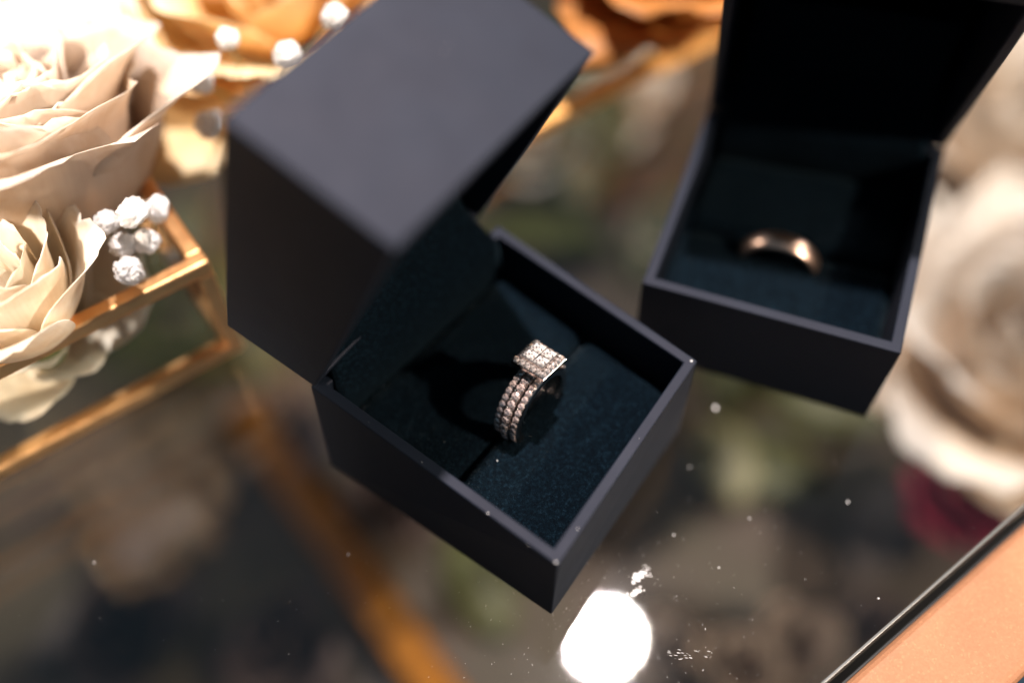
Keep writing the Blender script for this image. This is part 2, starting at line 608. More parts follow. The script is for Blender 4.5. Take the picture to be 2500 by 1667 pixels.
TR = on_ray(966, 612, (-15.9, -15.4, 77.6))
TL = on_ray(533, 284, (-35.0, -1.2, 87.3))
BL = on_ray(553, 795, (-53.2, 10.9, 33.9))
TRR = on_ray(1456, 126, (13.7, 24.9, 76.6))
HL = on_ray(768, 945, (-35.5, -2.0, 25.0))
HR = at(1176, 524, 25.2)
TLR, BLR = TL + (TRR - TR), BL + (HR - HL) * 1.02
lid1 = [TR, TRR, HL, HR, TL, TLR, BL, BLR]       # c=0 rim side, c=1 roof side; b=0 front edge, b=1 hinge edge
o1 = Vector((0.3, 0.3, 0.0))
box1, bt1 = ring_box(base1, lid1, o1, 'black ring box holding the diamond ring, lid raised, nearer of the two', 0.475, 3, 15000)

# box with the plain band
F2, R2, L2, B2 = at(1567, 690, h), at(2200, 863, h), at(1733, 256, h), at(2310, 352, h)
L2 = L2.lerp(Vector((45.4, 68.8, h)), 0.5); B2 = B2.lerp(Vector((93.5, 53.0, h)), 0.4)
dn = Vector((0, 0, h - 0.15))
base2 = [F2 - dn + Vector((0, .8, 0)), R2 - dn + Vector((0, .8, 0)), L2 - dn, B2 - dn, F2, R2, L2, B2]
th = math.radians(67)
hd = (B2 - L2).normalized(); fr = Vector((hd.y, -hd.x, 0))
sd = fr * math.cos(th) + Vector((0, 0, 1)) * math.sin(th)
td = -fr * math.sin(th) + Vector((0, 0, 1)) * math.cos(th)
up = Vector((0, 0, -0.25)) + (-fr) * 0.05
H2l, H2r = L2 + up, B2 + up
lid2 = [H2l + sd * 56, H2r + sd * 56, H2l, H2r, H2l + sd * 56 + td * 27, H2r + sd * 56 + td * 27, H2l + td * 27, H2r + td * 27]
o2 = (F2 + B2) / 2; o2 = Vector((o2.x, o2.y, 0))
box2, bt2 = ring_box(base2, lid2, o2, 'black ring box holding the plain gold band, lid raised, farther of the two', 0.50, 23, 5000)

# ------------------------------------------------------------------ rings


def brilliant(n=8):
    """Round brilliant, girdle diameter 1, table up."""
    V, F = [], []
    for k in range(n):
        a = 2 * math.pi * k / n
        V.append((0.29 * math.cos(a), 0.29 * math.sin(a), 0.17))
    for k in range(n):
        a = 2 * math.pi * (k + 0.5) / n
        V.append((0.41 * math.cos(a), 0.41 * math.sin(a), 0.10))
    for k in range(n):
        a = 2 * math.pi * k / n
        V.append((0.5 * math.cos(a), 0.5 * math.sin(a), 0.0))
    V.append((0, 0, -0.43))
    F.append(tuple(range(n)))
    for k in range(n):
        k2 = (k + 1) % n
        F += [(k, n + k, k2), (k2, n + k, n + k2), (n + k, 2 * n + k, 2 * n + k2), (n + k, 2 * n + k2, n + k2), (2 * n + k2, 2 * n + k, 3 * n)]
    return V, F


def princess():
    V, F = [], []
    for s, z in ((0.30, 0.16), (0.44, 0.08), (0.5, 0.0)):
        V += [(-s, -s, z), (s, -s, z), (s, s, z), (-s, s, z)]
    # star facets on the table edge for broken reflections
    V += [(0, -0.40, 0.10), (0.40, 0, 0.10), (0, 0.40, 0.10), (-0.40, 0, 0.10), (0, 0, -0.5), (0, 0, 0.155)]
    F += [(0, 1, 17), (1, 2, 17), (2, 3, 17), (3, 0, 17)]
    for k in range(4):
        k2 = (k + 1) % 4
        F += [(k, 4 + k, 12 + k), (k, 12 + k, k2), (k2, 12 + k, 4 + k2), (4 + k, 8 + k, 12 + k), (12 + k, 8 + k, 8 + k2), (12 + k, 8 + k2, 4 + k2), (8 + k2, 8 + k, 16)]
    return V, F


def scaled(me_vf, s, name):
    V, F = me_vf
    return mesh(name, [Vector(p) * s for p in V], F)


def lathe_band(ri, prof, n=96):
    """Ring swept round local Y; prof = list of (radial, axial) points, closed."""
    V, F = [], []
    m = len(prof)
    for i in range(n):
        a = 2 * math.pi * i / n
        for r, ax in prof:
            V.append((r * math.sin(a), ax, r * math.cos(a)))
    for i in range(n):
        for j in range(m):
            i2, j2 = (i + 1) % n, (j + 1) % m
            F.append((i * m + j, i * m + j2, i2 * m + j2, i2 * m + j))
    return V, F


RC = Vector((3.2, -1.85, 18.5))
vang = math.radians(51.5)
RM = Matrix.Rotation(vang, 3, 'Z')            # local x along the slit, local y the ring's axis, z up
RM = RM @ Matrix.Rotation(math.radians(13), 3, 'Y')
ring = empty('diamond_ring', RC, RM)
tag(ring, 'diamond ring with square halo head and three stone-set bands standing in the velvet slit', 'ring')
R0 = 8.4
b_small, b_mid = scaled(brilliant(), 1.42, 'stone'), scaled(brilliant(), 1.72, 'stone_large')
prongV, prongF = [], []


def bead(c, r):
    k = len(prongV)
    for d in ((1, 0, 0), (-1, 0, 0), (0, 1, 0), (0, -1, 0), (0, 0, 1), (0, 0, -1)):
        prongV.append(Vector(c) + Vector(d) * r)
    for x in (0, 1):
        for y in (2, 3):
            for z in (4, 5):
                prongF.append((k + x, k + y, k + z) if (x + y + z) % 2 == 0 else (k + x, k + z, k + y))


bands = []
for bi, (off, rr, bm, step, wd) in enumerate(((-1.76, R0 - 0.15, b_small, 9.4, 1.35), (0.0, R0 + 0.2, b_mid, 11.2, 1.75), (1.76, R0 - 0.15, b_small, 9.4, 1.35))):
    prof = [(rr - 1.7, off - wd / 2), (rr - 0.55, off - wd / 2), (rr - 0.25, off - wd / 2 + 0.22), (rr - 0.25, off + wd / 2 - 0.22),
            (rr - 0.55, off + wd / 2), (rr - 1.7, off + wd / 2), (rr - 1.85, off)]
    V, F = lathe_band(0, prof)
    band = obj('band', mesh('band', V, F, False), WGOLD, ring)
    for side in (-1, 1):
        k0 = 24 if bi == 1 else 17
        nst = (9 if bi == 1 else 11) if side < 0 else 4
        for k in range(nst):
            a = math.radians(side * (k0 + k * step))
            c = Vector((math.sin(a) * rr, off, math.cos(a) * rr))
            rot = Matrix.Rotation(a, 3, 'Y') @ Matrix.Rotation(rnd(0, 0.7), 3, 'Z') @ Matrix.Rotation(rnd(-.09, .09), 3, 'X') @ Matrix.Rotation(rnd(-.09, .09), 3, 'Y')
            obj('stone', bm, GEM_BAND, band, c - Vector((0, 0, 0)), rot)
            a2 = a + math.radians(side * step / 2)
            for s in (-1, 1):
                e = off + s * wd * 0.34
                bead((math.sin(a2) * (rr + 0.06), e, math.cos(a2) * (rr + 0.06)), 0.20)
# head: basket, halo tray, rim of stones, four princess stones
HZ = R0 + 0.3
HS = 3.55


def frustum(s0, z0, s1, z1):
    V = [(sx * s0, sy * s0, z0) for sx, sy in ((-1, -1), (1, -1), (1, 1), (-1, 1))] + [(sx * s1, sy * s1, z1) for sx, sy in ((-1, -1), (1, -1), (1, 1), (-1, 1))]
    F = [(3, 2, 1, 0), (4, 5, 6, 7)] + [(k, (k + 1) % 4, 4 + (k + 1) % 4, 4 + k) for k in range(4)]
    return V, F


head = empty('head', (0, 0, HZ))
head.parent = ring
V, F = frustum(1.5, -0.9, 2.5, 1.0)
bevel(obj('basket', mesh('basket', V, F), WGOLD, head), 0.15)
V, F = frustum(HS - 0.15, 1.0, HS, 1.75)
V2, F2_ = frustum(HS, 1.75, 2.35, 2.35)
k = len(V); V += V2; F += [tuple(i + k for i in x) for x in F2_]
obj('halo_tray', mesh('halo_tray', V, F), WGOLD, head)
V, F = frustum(2.44, 2.2, 2.38, 3.12)
bevel(obj('bezel', mesh('bezel', V, F), WGOLD, head), 0.08)
hal = scaled(brilliant(), 1.32, 'halo_stone')
nh = 5
for sidek in range(4):
    rz = Matrix.Rotation(sidek * math.pi / 2, 3, 'Z')
    for k in range(nh):
        x = -2.98 + 5.96 * k / nh
        c = rz @ Vector((x, -2.98, 2.16))
        rot = rz @ Matrix.Rotation(math.radians(24), 3, 'X') @ Matrix.Rotation(rnd(0, .7), 3, 'Z') @ Matrix.Rotation(rnd(-.1, .1), 3, 'Y')
        obj('halo_stone', hal, GEM_HEAD, head, c, rot)
        for (dx, dy, dz) in ((0.6, -0.5, -0.16), (0.6, 0.42, 0.22)):
            bead(rz @ Vector((x + dx, -2.98 + dy, 2.16 + dz)) + Vector((0, 0, HZ)), 0.19)
pr = scaled(princess(), 2.12, 'princess_stone')
for sx in (-1, 1):
    for sy in (-1, 1):
        rot = Matrix.Rotation(rnd(-.07, .07), 3, 'X') @ Matrix.Rotation(rnd(-.07, .07), 3, 'Y')
        obj('center_stone', pr, GEM_CENTER, head, (sx * 1.17, sy * 1.17, 3.18), rot)
pb = obj('prong', mesh('prong', prongV, prongF, True), WGOLD, ring)
pb['kind'] = 'stuff'

# plain domed band
r2c = Vector((56.6, 33.8, 11.8))
prof = [(7.4, -2.1), (7.9, -2.3)] + [(7.9 + 0.9 * math.cos(t), 2.3 * math.sin(t)) for t in [math.radians(x) for x in range(-75, 76, 15)]] + [(7.9, 2.3), (7.4, 2.1), (7.25, 0)]
V, F = lathe_band(0, prof, 128)
pl = obj('wedding_band', mesh('wedding_band', V, F, True), RGOLD, None, r2c, Matrix.Rotation(math.radians(-21), 3, 'Z') @ Matrix.Rotation(math.radians(4), 3, 'Y') @ Matrix.Rotation(math.radians(4), 3, 'X'))
tag(pl, 'plain polished rose gold band standing in the velvet of the farther box', 'ring')

# ------------------------------------------------------------------ flowers


def petal_mesh(W, L, tilt0, tilt1, lip, r0, ruffle, seed, thick=0.14, nu=18, nv=13, wrap=1.0):
    """One petal of a rose, base at the axis, bowl-shaped, rim rolled outward by `lip` degrees."""
    rs = random.Random(seed)
    ph = [rs.uniform(0, 6.28) for _ in range(4)]
    tw = rs.uniform(-.12, .12)
    skew = rs.uniform(-.12, .12)
    # bowl profile
    prof = []
    rho, z = r0, 0.0
    steps = 40
    for k in range(steps + 1):
        s = k / steps
        prof.append((rho, z))
        ti = tilt0 + (tilt1 - tilt0) * min(1, s / 0.7) + lip * max(0, (s - 0.62) / 0.38) ** 1.6
        ds = L / steps
        rho += math.sin(math.radians(ti)) * ds
        z += math.cos(math.radians(ti)) * ds

    def pr(s):
        s = max(0, min(1, s)) * steps
        k = min(int(s), steps - 1); q = s - k
        return (prof[k][0] * (1 - q) + prof[k + 1][0] * q, prof[k][1] * (1 - q) + prof[k + 1][1] * q)
    V, UV = [], []
    for j in range(nv + 1):
        t = j / nv
        hw = W * 0.5 * (0.30 + 0.70 * math.sin(min(t, 0.75) / 0.75 * math.pi / 2)) * (1 - 0.12 * max(0, (t - .75) / .25) ** 2)
        for i in range(nu + 1):
            u = -1 + 2 * i / nu
            s = t * (1 - 0.20 * abs(u) ** 2.6 * t + skew * 0.3 * u * t * t)
            edge = 0.028 * math.sin(7 * u + ph[2]) + 0.020 * math.sin(15 * u + ph[3]) + 0.012 * math.sin(31 * u + ph[0])
            s += edge * max(0, t - .6) / .4
            rho, z = pr(s)
            x = u * hw
            a = tw * t + x * wrap / max(rho, 4.5 + 0.15 * W)
            rf = ruffle * (max(0, t - .35) / .65) ** 2 * (math.sin(3.2 * u + ph[0]) + 0.6 * math.sin(6.1 * u + ph[1]))
            rho2 = rho + rf
            V.append(Vector((rho2 * math.cos(a), rho2 * math.sin(a), z + rf * 0.35)))
            UV.append((i / nu, t))
    n1 = nu + 1
    F = []
    for j in range(nv):
        for i in range(nu):
            F.append((j * n1 + i, j * n1 + i + 1, (j + 1) * n1 + i + 1, (j + 1) * n1 + i))
    N = len(V)
    nor = [Vector() for _ in range(N)]
    for q in F:
        nn = (V[q[1]] - V[q[0]]).cross(V[q[3]] - V[q[0]])
        for k in q: nor[k] += nn
    V2 = []
    for k in range(N):
        nn = nor[k].normalized() if nor[k].length > 1e-12 else Vector((0, 0, 1))
        V2.append(V[k] - nn * thick)
    F += [tuple(N + k for k in reversed(q)) for q in F]
    b = [i for i in range(n1)] + [j * n1 + nu for j in range(1, nv + 1)] + [nv * n1 + i for i in range(nu - 1, -1, -1)] + [j * n1 for j in range(nv - 1, 0, -1)]
    for k in range(len(b)):
        p, q = b[k], b[(k + 1) % len(b)]
        F.append((p, N + p, N + q, q))
    me = bpy.data.meshes.new('petal')
    me.from_pydata([tuple(p * S) for p in V + V2], [], F)
    me.polygons.foreach_set('use_smooth', [True] * len(me.polygons))
    uvl = me.uv_layers.new(name='UV')
    UV2 = UV + UV
    for lp in me.loops:
        uvl.data[lp.index].uv = UV2[lp.vertex_index]
    me.update()
    return me


def rose(label, loc, mat, R=26, n=26, tilt=(0, 0), spin=0.0, seed=1, cat='rose', openness=1.0, ruffle=1.0, group=None, name='rose', lipk=1.0):
    rs = random.Random(seed)
    M = Matrix.Rotation(math.radians(tilt[1]), 3, 'Z') @ Matrix.Rotation(math.radians(tilt[0]), 3, 'X') @ Matrix.Rotation(spin, 3, 'Z')
    root = empty(name, loc, M)
    tag(root, label, cat, group)
    k = R / 26.0
    for i in range(n):
        t = i / (n - 1)
        az = i * 2.39996 + rs.uniform(-.25, .25)
        L = (19 + 13 * t + rs.uniform(-1.5, 1.5)) * k
        W = (13 + 22 * t ** 0.8) * k
        t0 = 30 + 45 * t * openness
        t1 = -16 + 62 * t ** 1.2 * openness
        lip = (10 + 75 * t ** 0.9) * rs.uniform(.6, 1.25) * lipk
        me = petal_mesh(W, L, t0, t1, lip, (0.8 + 2.2 * t) * k, ruffle * (0.25 + 1.1 * t) * k, seed * 100 + i, wrap=1.0)
        obj('petal', me, mat, root, (0, 0, (2.5 - 3.5 * t) * k), Matrix.Rotation(az, 3, 'Z'))
    # sepals and base
    V, F = [], []
    m = 14
    for j, (r, z) in enumerate(((1.2, -9), (3.6, -6.5), (4.6, -3), (4.2, 1), (2.0, 3))):
        for i in range(m):
            a = 2 * math.pi * i / m
            V.append((r * k * math.cos(a), r * k * math.sin(a), z * k))
    for j in range(4):
        for i in range(m):
            i2 = (i + 1) % m
            F.append((j * m + i, j * m + i2, (j + 1) * m + i2, (j + 1) * m + i))
    F.append(tuple(reversed(range(m))))
    obj('calyx', mesh('calyx', V, F, True), STEM, root)
    return root


def leaf_mesh(L, W, bend, seed=0, n=10):
    rs = random.Random(seed)
    V, F = [], []
    for j in range(n + 1):
        t = j / n
        w = W * 0.5 * (math.sin(math.pi * min(1, t * 0.97 + 0.02)) ** 0.8) * (1.15 - 0.4 * t)
        z = bend * math.sin(t * math.pi * 0.8)
        y = L * t
        for u in (-1, -0.5, 0, 0.5, 1):
            V.append((u * w, y, z + abs(u) * w * 0.28 + rs.uniform(-.02, .02) * W))
    for j in range(n):
        for i in range(4):
            F.append((j * 5 + i, j * 5 + i + 1, (j + 1) * 5 + i + 1, (j + 1) * 5 + i))
    N = len(V)
    V += [(x, y, z - 0.35) for x, y, z in V]
    F += [tuple(N + k for k in reversed(q)) for q in F[:]]
    b = list(range(5)) + [j * 5 + 4 for j in range(1, n + 1)] + [n * 5 + i for i in (3, 2, 1, 0)] + [j * 5 for j in range(n - 1, 0, -1)]
    for k in range(len(b)):
        p, q = b[k], b[(k + 1) % len(b)]
        F.append((p, N + p, N + q, q))
    return mesh('leaf', V, F, True)


def tube(pts, r0, r1, n=7):
    V, F = [], []
    pts = [Vector(p) for p in pts]
    for k, p in enumerate(pts):
        d = (pts[min(k + 1, len(pts) - 1)] - pts[max(k - 1, 0)]).normalized()
        x = d.cross(Vector((0.31, 0.17, 0.93))).normalized()
        y = d.cross(x)
        r = r0 + (r1 - r0) * k / (len(pts) - 1)
        for i in range(n):
            a = 2 * math.pi * i / n
            V.append(p + x * r * math.cos(a) + y * r * math.sin(a))
    for k in range(len(pts) - 1):
        for i in range(n):
            i2 = (i + 1) % n
            F.append((k * n + i, k * n + i2, (k + 1) * n + i2, (k + 1) * n + i))
    F += [tuple(reversed(range(n))), tuple((len(pts) - 1) * n + i for i in range(n))]
    return V, F


def floret_mesh(R, seed):
    """Double gypsophila floret: a fluffy ball of crumpled petal rims."""
    off = Vector((seed * 7.3, seed * 3.1, 0))
    nu, nv = 40, 26
    V, F = [], []
    for j in range(nv + 1):
        el = -math.pi / 2 + math.pi * j / nv
        for i in range(nu):
            az = 2 * math.pi * i / nu
            d = Vector((math.cos(az) * math.cos(el), math.sin(az) * math.cos(el), math.sin(el)))
            w1 = noise.noise(d * 1.5 + off)
            fold = abs(noise.noise(d * 3.2 + off + Vector((w1, w1, 0)) * 1.2))      # creases between petal rims
            fine = abs(noise.noise(d * 7.0 + off))
            k = 0.86 + 0.24 * min(1, fold * 2.2) + 0.06 * fine + 0.14 * w1
            V.append(d * R * k * (1 if d.z > -.2 else 1 + (d.z + .2) * .5))
    for j in range(nv):
        for i in range(nu):
            i2 = (i + 1) % nu
            F.append((j * nu + i, j * nu + i2, (j + 1) * nu + i2, (j + 1) * nu + i))
    return mesh('floret', V, F, True)


def m_floret():
    a = NT('floret_white')
    a.t.nodes.remove(a.p)
    d = a.n('ShaderNodeBsdfDiffuse'); t = a.n('ShaderNodeBsdfTranslucent')
    col = a.ramp(a.noise(700, 3), [(0.3, (0.86, 0.82, 0.78)), (0.7, (0.95, 0.93, 0.91))])
    a.l(col, d.inputs[0]); a.l(col, t.inputs[0])
    mx = a.n('ShaderNodeMixShader'); mx.inputs[0].default_value = 0.4
    a.l(d.outputs[0], mx.inputs[1]); a.l(t.outputs[0], mx.inputs[2])
    a.l(mx.outputs[0], a.out.inputs['Surface'])
    return a.m


FLORET_MAT = m_floret()
FLORETS = [floret_mesh(1.0, s) for s in (1, 2, 3, 4)]


def sprig(label, root_p, heads, seed):
    """Gypsophila sprig: stems fan from root_p to each (point, radius)."""
    rs = random.Random(seed)
    root = empty('gypsophila_sprig', root_p)
    tag(root, label, 'flower sprig', "sprigs of baby's breath")
    root_p = Vector(root_p)
    for (p, r) in heads:
        p = Vector(p)
        d = p - root_p
        mid = d * 0.55 + Vector((rs.uniform(-2, 2), rs.uniform(-2, 2), 2.0))
        pts = [Vector((0, 0, 0)).lerp(mid, t).lerp(mid.lerp(d, t), t) for t in [i / 7 for i in range(8)]]
        V, F = tube(pts, 0.32, 0.24)
        st = obj('stem', mesh('stem', V, F, True), STEM, root)
        up_ = (d - mid).normalized()
        rot = Matrix.Rotation(rs.uniform(-.6, .6), 3, 'X') @ Matrix.Rotation(rs.uniform(-.6, .6), 3, 'Y') @ Matrix.Rotation(rs.uniform(0, 6), 3, 'Z')
        fl = obj('floret', FLORETS[rs.randrange(4)], FLORET_MAT, root, d, rot)
        fl.scale = (r, r, r * .92)
        cal = tube([d - up_ * r * .9, d - up_ * r * .45, d], 0.35, r * 0.42, 8)
        obj('calyx', mesh('calyx', cal[0], cal[1], True), STEM, root)
    return root


# ------------------------------------------------------------------ glass and copper flower box
G1 = Vector((-57.6, 25.6, 0.15))
GA = math.radians(33.8)
GL, GD, GH = 150.0, 120.0, 29.2
gbox = empty('flower_box', G1, Matrix.Rotation(GA, 3, 'Z'))        # local x to the right corner (0), y away
tag(gbox, 'clear glass flower box with copper edges holding the pale roses', 'flower box')


def rail(x0, x1, y0, y1, z0, z1, name='rail', r=0.7, parent=gbox, mat=None):
    v, f = box(x0, x1, y0, y1, z0, z1)
    return bevel(obj(name, mesh(name, v, f), mat or COPPER, parent), r, 3)


w = 3.5
rail(-GL, 0, 0, w, GH - 3.6, GH)
rail(-GL, 0, GD - w, GD, GH - 3.6, GH)
rail(-w, 0, w, GD - w, GH - 3.4, GH - .1)
rail(-GL, -GL + w, w, GD - w, GH - 3.4, GH - .1)
rail(-GL, 0, 0, w, 0, 3.4)
rail(-GL, 0, GD - w, GD, 0, 3.4)
rail(-w, 0, w, GD - w, 0, 3.3)
rail(-GL, -GL + w, w, GD - w, 0, 3.3)
for x0 in (-3.4, -GL + 0.0):
    for y0 in (0.0, GD - 3.4):
        rail(x0, x0 + 3.4, y0, y0 + 3.4, 3.4, GH - 3.6, 'corner_post')
for (x0, x1, y0, y1, z0, z1) in ((-GL + 3.4, -3.4, 1.0, 2.2, 3.4, GH - 3.6), (-GL + 3.4, -3.4, GD - 2.2, GD - 1, 3.4, GH - 3.6),
                                 (-2.2, -1.0, 3.4, GD - 3.4, 3.3, GH - 3.6), (-GL + 1, -GL + 2.2, 3.4, GD - 3.4, 3.3, GH - 3.6),
                                 (-GL + 4, -4, 4, GD - 4, 0.6, 1.8)):
    v, f = box(x0, x1, y0, y1, z0, z1)
    obj('pane', mesh('pane', v, f), PANE, gbox)
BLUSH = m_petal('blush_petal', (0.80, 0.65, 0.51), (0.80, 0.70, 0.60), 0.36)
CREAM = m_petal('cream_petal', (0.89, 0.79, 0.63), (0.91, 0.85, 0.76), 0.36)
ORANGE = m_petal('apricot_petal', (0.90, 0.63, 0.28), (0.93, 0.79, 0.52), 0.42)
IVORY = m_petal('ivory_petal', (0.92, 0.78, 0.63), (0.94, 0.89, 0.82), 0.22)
MAGENTA = m_petal('magenta_petal', (0.30, 0.012, 0.045), (0.48, 0.035, 0.10), 0.3)
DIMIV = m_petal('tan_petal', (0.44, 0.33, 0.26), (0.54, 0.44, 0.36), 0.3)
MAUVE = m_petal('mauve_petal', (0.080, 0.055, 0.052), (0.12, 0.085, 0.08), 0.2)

rose('large blush rose with ruffled petals standing at the back of the flower box', at(125, 615, 12), BLUSH, R=50, n=28, tilt=(-14, -25), seed=8, ruffle=2.0, openness=0.52, lipk=0.8)
rose('cream rose with rolled petals resting on the copper front rail', at(0, 690, 38) - Vector((0, 0, 16)), CREAM, R=25, n=16, tilt=(-4, 20), seed=12, ruffle=0.9, openness=0.66, lipk=0.7)
rose('white rose seen through the front pane of the flower box', (-98, 27, 10), CREAM, R=21, n=14, tilt=(30, 30), seed=13, ruffle=0.8, openness=0.9)
rose('apricot orange rose behind the raised lid of the nearer ring box', at(660, -85, 40) - Vector((0, 0, 24)), ORANGE, R=38, n=16, tilt=(10, -15), seed=17, ruffle=1.6, openness=1.15)

P = at
sprig("sprig of tiny white blossoms in the right corner of the flower box", (-80, 42, 6),
      [(P(328, 522, 42), 3.0), (P(385, 512, 37), 2.6), (P(262, 548, 39), 2.6), (P(356, 592, 35), 2.6), (P(300, 600, 36), 2.4), (P(314, 662, 35), 2.6), (P(418, 628, 12), 1.6), (P(445, 622, 12), 1.5)], 4)
sprig("sprig of tiny white blossoms in front of the apricot rose", (-58, 92, 4),
      [(P(480, 198, 44), 3.3), (P(702, 138, 50), 2.9), (P(818, 44, 52), 2.7), (P(556, 95, 50), 2.2), (P(512, 306, 36), 3.0)], 9)
lf = obj('leaf', leaf_mesh(34, 16, 3, 5), LEAF_PALE, None, (-104, 12, 6), (0, 0.2, 2.2))
tag(lf, 'pale green rose leaf at the bottom of the flower box', 'leaf')

# ------------------------------------------------------------------ low copper-rimmed tray behind, with amber holder
TC = Vector((8, 87.0, 0.15)) - Vector((math.cos(GA), math.sin(GA), 0)) * 64
tray = empty('tray', TC, Matrix.Rotation(GA, 3, 'Z'))
tag(tray, 'low tray with a copper rim lying behind both ring boxes', 'tray')
for (x0, x1, y0, y1) in ((0, 200, 0, 4.6), (0, 200, 125, 129.6), (0, 4.6, 4.6, 125), (195.4, 200, 4.6, 125)):
    rail(x0, x1, y0, y1, 0, 4.2, 'rim', 0.8, tray, BRIGHT_BRASS)
v, f = box(4.7, 195.3, 4.7, 124.9, 0.2, 1.6)
obj('tray_floor', mesh('tray_floor', v, f), PANE, tray)

GOLDEN = m_petal('golden_orange_petal', (0.52, 0.19, 0.035), (0.66, 0.29, 0.075), 0.4)
rose('golden orange ruffled bloom drooping over the copper tray rim', (44, 131, 16), GOLDEN, R=33, n=22, tilt=(12, 5), seed=77, ruffle=2.6, openness=1.25, lipk=1.5, cat='flower', name='ruffled_bloom')

# ------------------------------------------------------------------ flowers lying on the shelf under the glass
SZ = -222
K = 1.3
for lab, p_, R_, m_, tl, sd_ in (('ivory rose below the glass, right of the farther ring box', tuple(at(2440, 985, -112)), 66, IVORY, (8, -60), 33),
                               ('ivory rose below the glass, behind the farther ring box lid', (182, 178, -112), 58, IVORY, (12, 30), 37),
                               ('dark magenta rose below the glass beside the copper frame', tuple(at(2370, 1245, -188)), 30, MAGENTA, (5, 0), 41)):
    r_ = rose(lab, p_, m_, R=R_, n=15 if m_ is IVORY else 20, tilt=tl, seed=sd_, ruffle=1.2, openness=0.98)
    q_ = r_.rotation_euler.to_matrix().inverted() @ Vector((6, 4, SZ - p_[2]))
    V, F = tube([(0, 0, -6 * R_ / 26), q_ * 0.4 + Vector((3, 0, 0)), q_ * 0.75 + Vector((2, 0, 0)), q_], 2.4, 2.0, 8)
    obj('stem', mesh('stem', V, F, True), STEM, r_)


def loose_leaf(p, L, W, rz, mat, label, cat='leaf', bend=4, seed=1, z=2):
    o = obj('leaf' if cat == 'leaf' else 'petal', leaf_mesh(L * K, W * K, bend, seed), mat, None, (p.x, p.y, SZ + z), (rnd(-.1, .1), rnd(-.15, .15), rz))
    tag(o, label, cat, None)
    return o


def branch(label, p, rz, n, L, W, mat, seed):
    rs = random.Random(seed)
    root = empty('leafy_branch', (p.x, p.y, SZ + 4), Matrix.Rotation(rz, 3, 'Z'))
    tag(root, label, 'branch', 'leafy branches under the glass')
    L *= K; W *= K
    Ln = n * L * 0.30
    V, F = tube([(0, 0, 0), (2, Ln * .4, 3), (-1, Ln * .8, 3), (0, Ln, 1)], 1.3, 0.5)
    obj('stem', mesh('stem', V, F, True), STEM, root)
    lm = [leaf_mesh(L, W, 5, seed + k) for k in range(3)]
    for k in range(n):
        t = k / (n - 1)
        sd_ = -1 if k % 2 else 1
        rot = Matrix.Rotation(sd_ * rs.uniform(-1.2, -.6) if k < n - 1 else 0, 3, 'Z') @ Matrix.Rotation(rs.uniform(-.5, .5), 3, 'Y') @ Matrix.Rotation(rs.uniform(.0, .5), 3, 'X')
        o = obj('leaf', lm[k % 3], mat, root, (rs.uniform(-1, 1), Ln * t, 2 + rs.uniform(0, 6)), rot)
        s = rs.uniform(.75, 1.15)
        o.scale = (s, s, s)
    return root


Z0 = SZ + 4
branch('olive leafy branch under the glass between the two ring boxes', P(1560, 700, Z0), 0.5, 11, 62, 34, LEAF, 3)
branch('olive leafy branch under the glass below the farther ring box', P(1700, 1090, Z0), -0.9, 9, 52, 30, LEAF, 8)
branch('dark leafy branch under the glass below the flower box corner', P(640, 960, Z0), 0.9, 8, 44, 20, LEAF, 12)
loose_leaf(P(1800, 1250, Z0), 34, 22, 0.2, LEAF_PALE, 'single pale sage leaf under the glass below the farther box', seed=2, z=10)
loose_leaf(P(2090, 1420, Z0), 44, 22, -0.6, LEAF_GREY, 'dull tan leaf under the glass near the copper frame', seed=3, z=6)
loose_leaf(P(60, 1640, Z0), 88, 17, -0.72, LEAF_GREY, 'long grey dried leaf under the glass at the lower left', seed=4, z=4)
loose_leaf(P(1240, 1560, Z0), 40, 22, 0.5, LEAF, 'olive leaf under the glass at the nearer box front corner', seed=9, z=4)


def blossom(p, R, mat, label, seed, z=8):
    r_ = rose(label, (p.x, p.y, SZ + z), mat, R=R * K, n=12, tilt=(rnd(-15, 15), rnd(0, 360)), seed=seed, cat='blossom', ruffle=0.8, name='blossom', group='small blossoms under the glass')
    return r_


blossom(P(1295, 420, Z0), 22, WHITE_PETAL, 'white blossom under the glass right beside the raised lid', 51, 10)
blossom(P(1510, 300, Z0), 24, IVORY, 'ivory blossom under the glass in front of the copper tray rim', 52, 10)
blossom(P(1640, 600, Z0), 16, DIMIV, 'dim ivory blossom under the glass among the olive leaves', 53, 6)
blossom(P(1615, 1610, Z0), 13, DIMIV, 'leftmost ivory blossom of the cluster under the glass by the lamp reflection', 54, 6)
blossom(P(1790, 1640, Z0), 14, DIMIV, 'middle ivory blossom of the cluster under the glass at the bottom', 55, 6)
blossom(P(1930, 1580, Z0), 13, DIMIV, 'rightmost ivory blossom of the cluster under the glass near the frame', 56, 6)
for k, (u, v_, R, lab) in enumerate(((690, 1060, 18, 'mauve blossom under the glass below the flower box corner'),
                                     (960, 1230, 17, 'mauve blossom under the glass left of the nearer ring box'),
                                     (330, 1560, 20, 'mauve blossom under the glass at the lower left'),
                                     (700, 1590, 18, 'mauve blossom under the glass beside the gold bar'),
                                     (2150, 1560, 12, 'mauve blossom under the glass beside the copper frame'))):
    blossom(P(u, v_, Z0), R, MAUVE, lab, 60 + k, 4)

# ------------------------------------------------------------------ dust and smudges on the glass, specks on the box rims


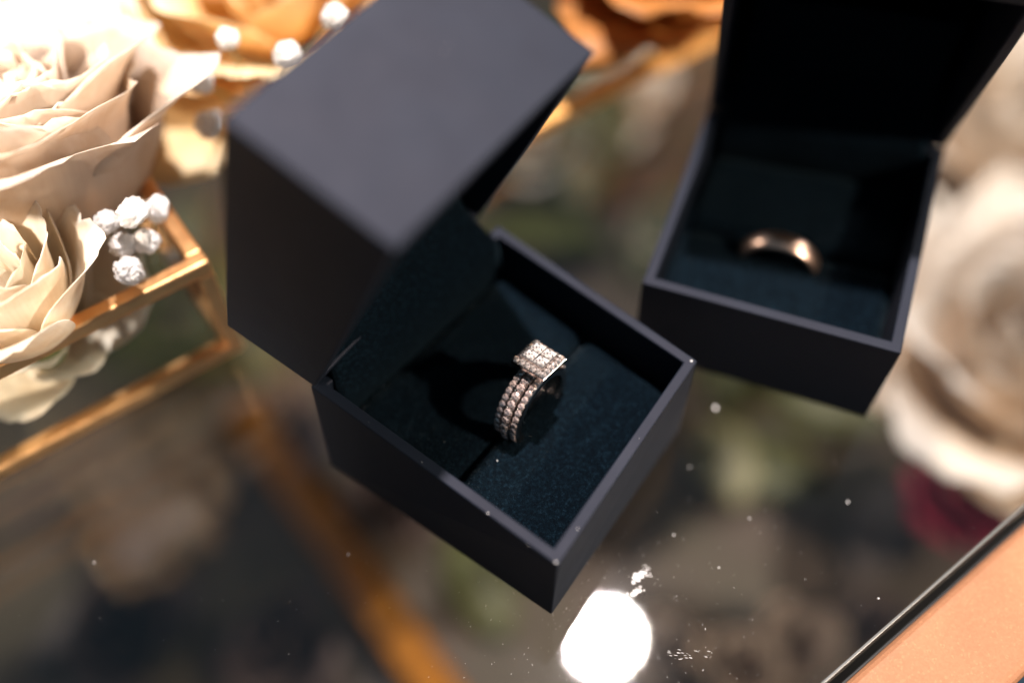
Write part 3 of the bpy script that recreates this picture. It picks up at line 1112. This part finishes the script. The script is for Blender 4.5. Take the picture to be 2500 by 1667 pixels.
def speck(V, F, c, r, rs, n=6, sq=1.0, ang=0.0, hgt=0.03):
    k = len(V)
    c = Vector(c)
    ca, sa = math.cos(ang), math.sin(ang)
    for i in range(n):
        a = 2 * math.pi * i / n
        q = r * rs.uniform(.7, 1.15)
        x, y = q * math.cos(a), q * math.sin(a) * sq
        V.append(c + Vector((x * ca - y * sa, x * sa + y * ca, 0)))
    V.append(c + Vector((0, 0, hgt)))
    for i in range(n):
        F.append((k + i, k + (i + 1) % n, k + n))


rs = random.Random(99)
V, F = [], []
lampc = at(1475, 1555, 0)
for _ in range(150):
    u, v_ = rs.uniform(0, 2400), rs.uniform(850, 1667)
    p = at(u, v_, 0.02)
    speck(V, F, p, rs.uniform(.03, .075), rs, 5, rs.uniform(.4, 1), rs.uniform(0, 3))
for _ in range(420):  # extra flecks crowded here as the glints of dust near the lamp's image
    ang, rad = rs.uniform(0, 6.28), abs(rs.gauss(0, 15)) + 4
    p = lampc + Vector((math.cos(ang) * rad, math.sin(ang) * rad, 0.02))
    st = rs.random() < .35
    speck(V, F, p, rs.uniform(.08, .26) if st else rs.uniform(.025, .07), rs, 5, .12 if st else 1, rs.gauss(1.1, .35))
for (u, v_, r) in ((1747, 995, .55), (1683, 1140, .22), (850, 1352, .22), (1169, 1419, .15), (230, 1372, .18), (2070, 1225, .25), (1755, 1385, .2), (1645, 1305, .22), (2145, 1460, .2), (1830, 1265, .2)):
    speck(V, F, at(u, v_, 0.02), r, rs, 8, rs.uniform(.6, 1), rs.uniform(0, 3), .12)
d_ = obj('dust', mesh('dust', V, F, True), DUST)
tag(d_, 'fine dust flecks and hairline scratches scattered over the glass top, with added glints round the lamp reflection', 'dust', None, 'stuff')

for lab, blobs in (('upper white smudge on the glass beside the lamp reflection', ((1560, 1408, .85), (1553, 1414, .7), (1568, 1399, .5), (1577, 1388, .35), (1583, 1401, .3))),
                   ('lower white smudge on the glass beside the lamp reflection', ((1550, 1446, .8), (1559, 1438, .5), (1545, 1449, .6)))):
    V, F = [], []
    for (u, v_, r) in blobs:
        for q in range(16):
            speck(V, F, at(u + rs.gauss(0, 5), v_ + rs.gauss(0, 4), 0.03 + q * .004), r * rs.uniform(.15, .55), rs, 8, rs.uniform(.5, 1), rs.uniform(0, 3), .08)
    s_ = obj('smudge', mesh('smudge', V, F, True), DUST)
    tag(s_, lab, 'smudge')
V, F = [], []
for _ in range(26):
    speck(V, F, at(rs.uniform(1630, 1740), rs.uniform(1585, 1612), 0.03), rs.uniform(.12, .5), rs, 6, .12, -.25 + rs.gauss(0, .12), .03)
s_ = obj('smudge', mesh('smudge', V, F, True), DUST)
tag(s_, 'streaky wiped smudge on the glass right of the lamp reflection', 'smudge')

V, F = [], []
for (u, v_, r) in ((1357, 1372, .2), (1688, 881, .26), (1191, 1252, .17), (1410, 1290, .14), (1030, 1128, .08), (1560, 1070, .06), (900, 1030, .07), (1290, 1330, .06)):
    speck(V, F, at(u, v_, h + .03), r, rs, 8, .8, 0, .15)
for (u, v_, r, like) in ((1087, 130, .10, TRR), (1100, 105, .07, TRR), (900, 215, .06, TR), (760, 300, .06, TR), (1010, 420, .05, TR), (1240, 200, .06, TRR)):
    # specks on the upturned front wall of the lid
    f_ = 2430.56
    dd = CR @ Vector(((u - 1250) / f_, -(v_ - 833.5) / f_, -1))
    nn = (TL - TR).cross(TRR - TR).normalized()
    if nn.z < 0: nn = -nn
    pt = CAM + dd * ((TR - CAM).dot(nn) / dd.dot(nn)) + nn * 0.04
    speck(V, F, pt, r, rs, 6, .8, 0, .05)
speck(V, F, at(1214, 1124, 15.1), .13, rs, 7, .8, 0, .15)
l_ = obj('lint', mesh('lint', V, F, True), DUST, box1, -o1)
l_['kind'] = 'stuff'
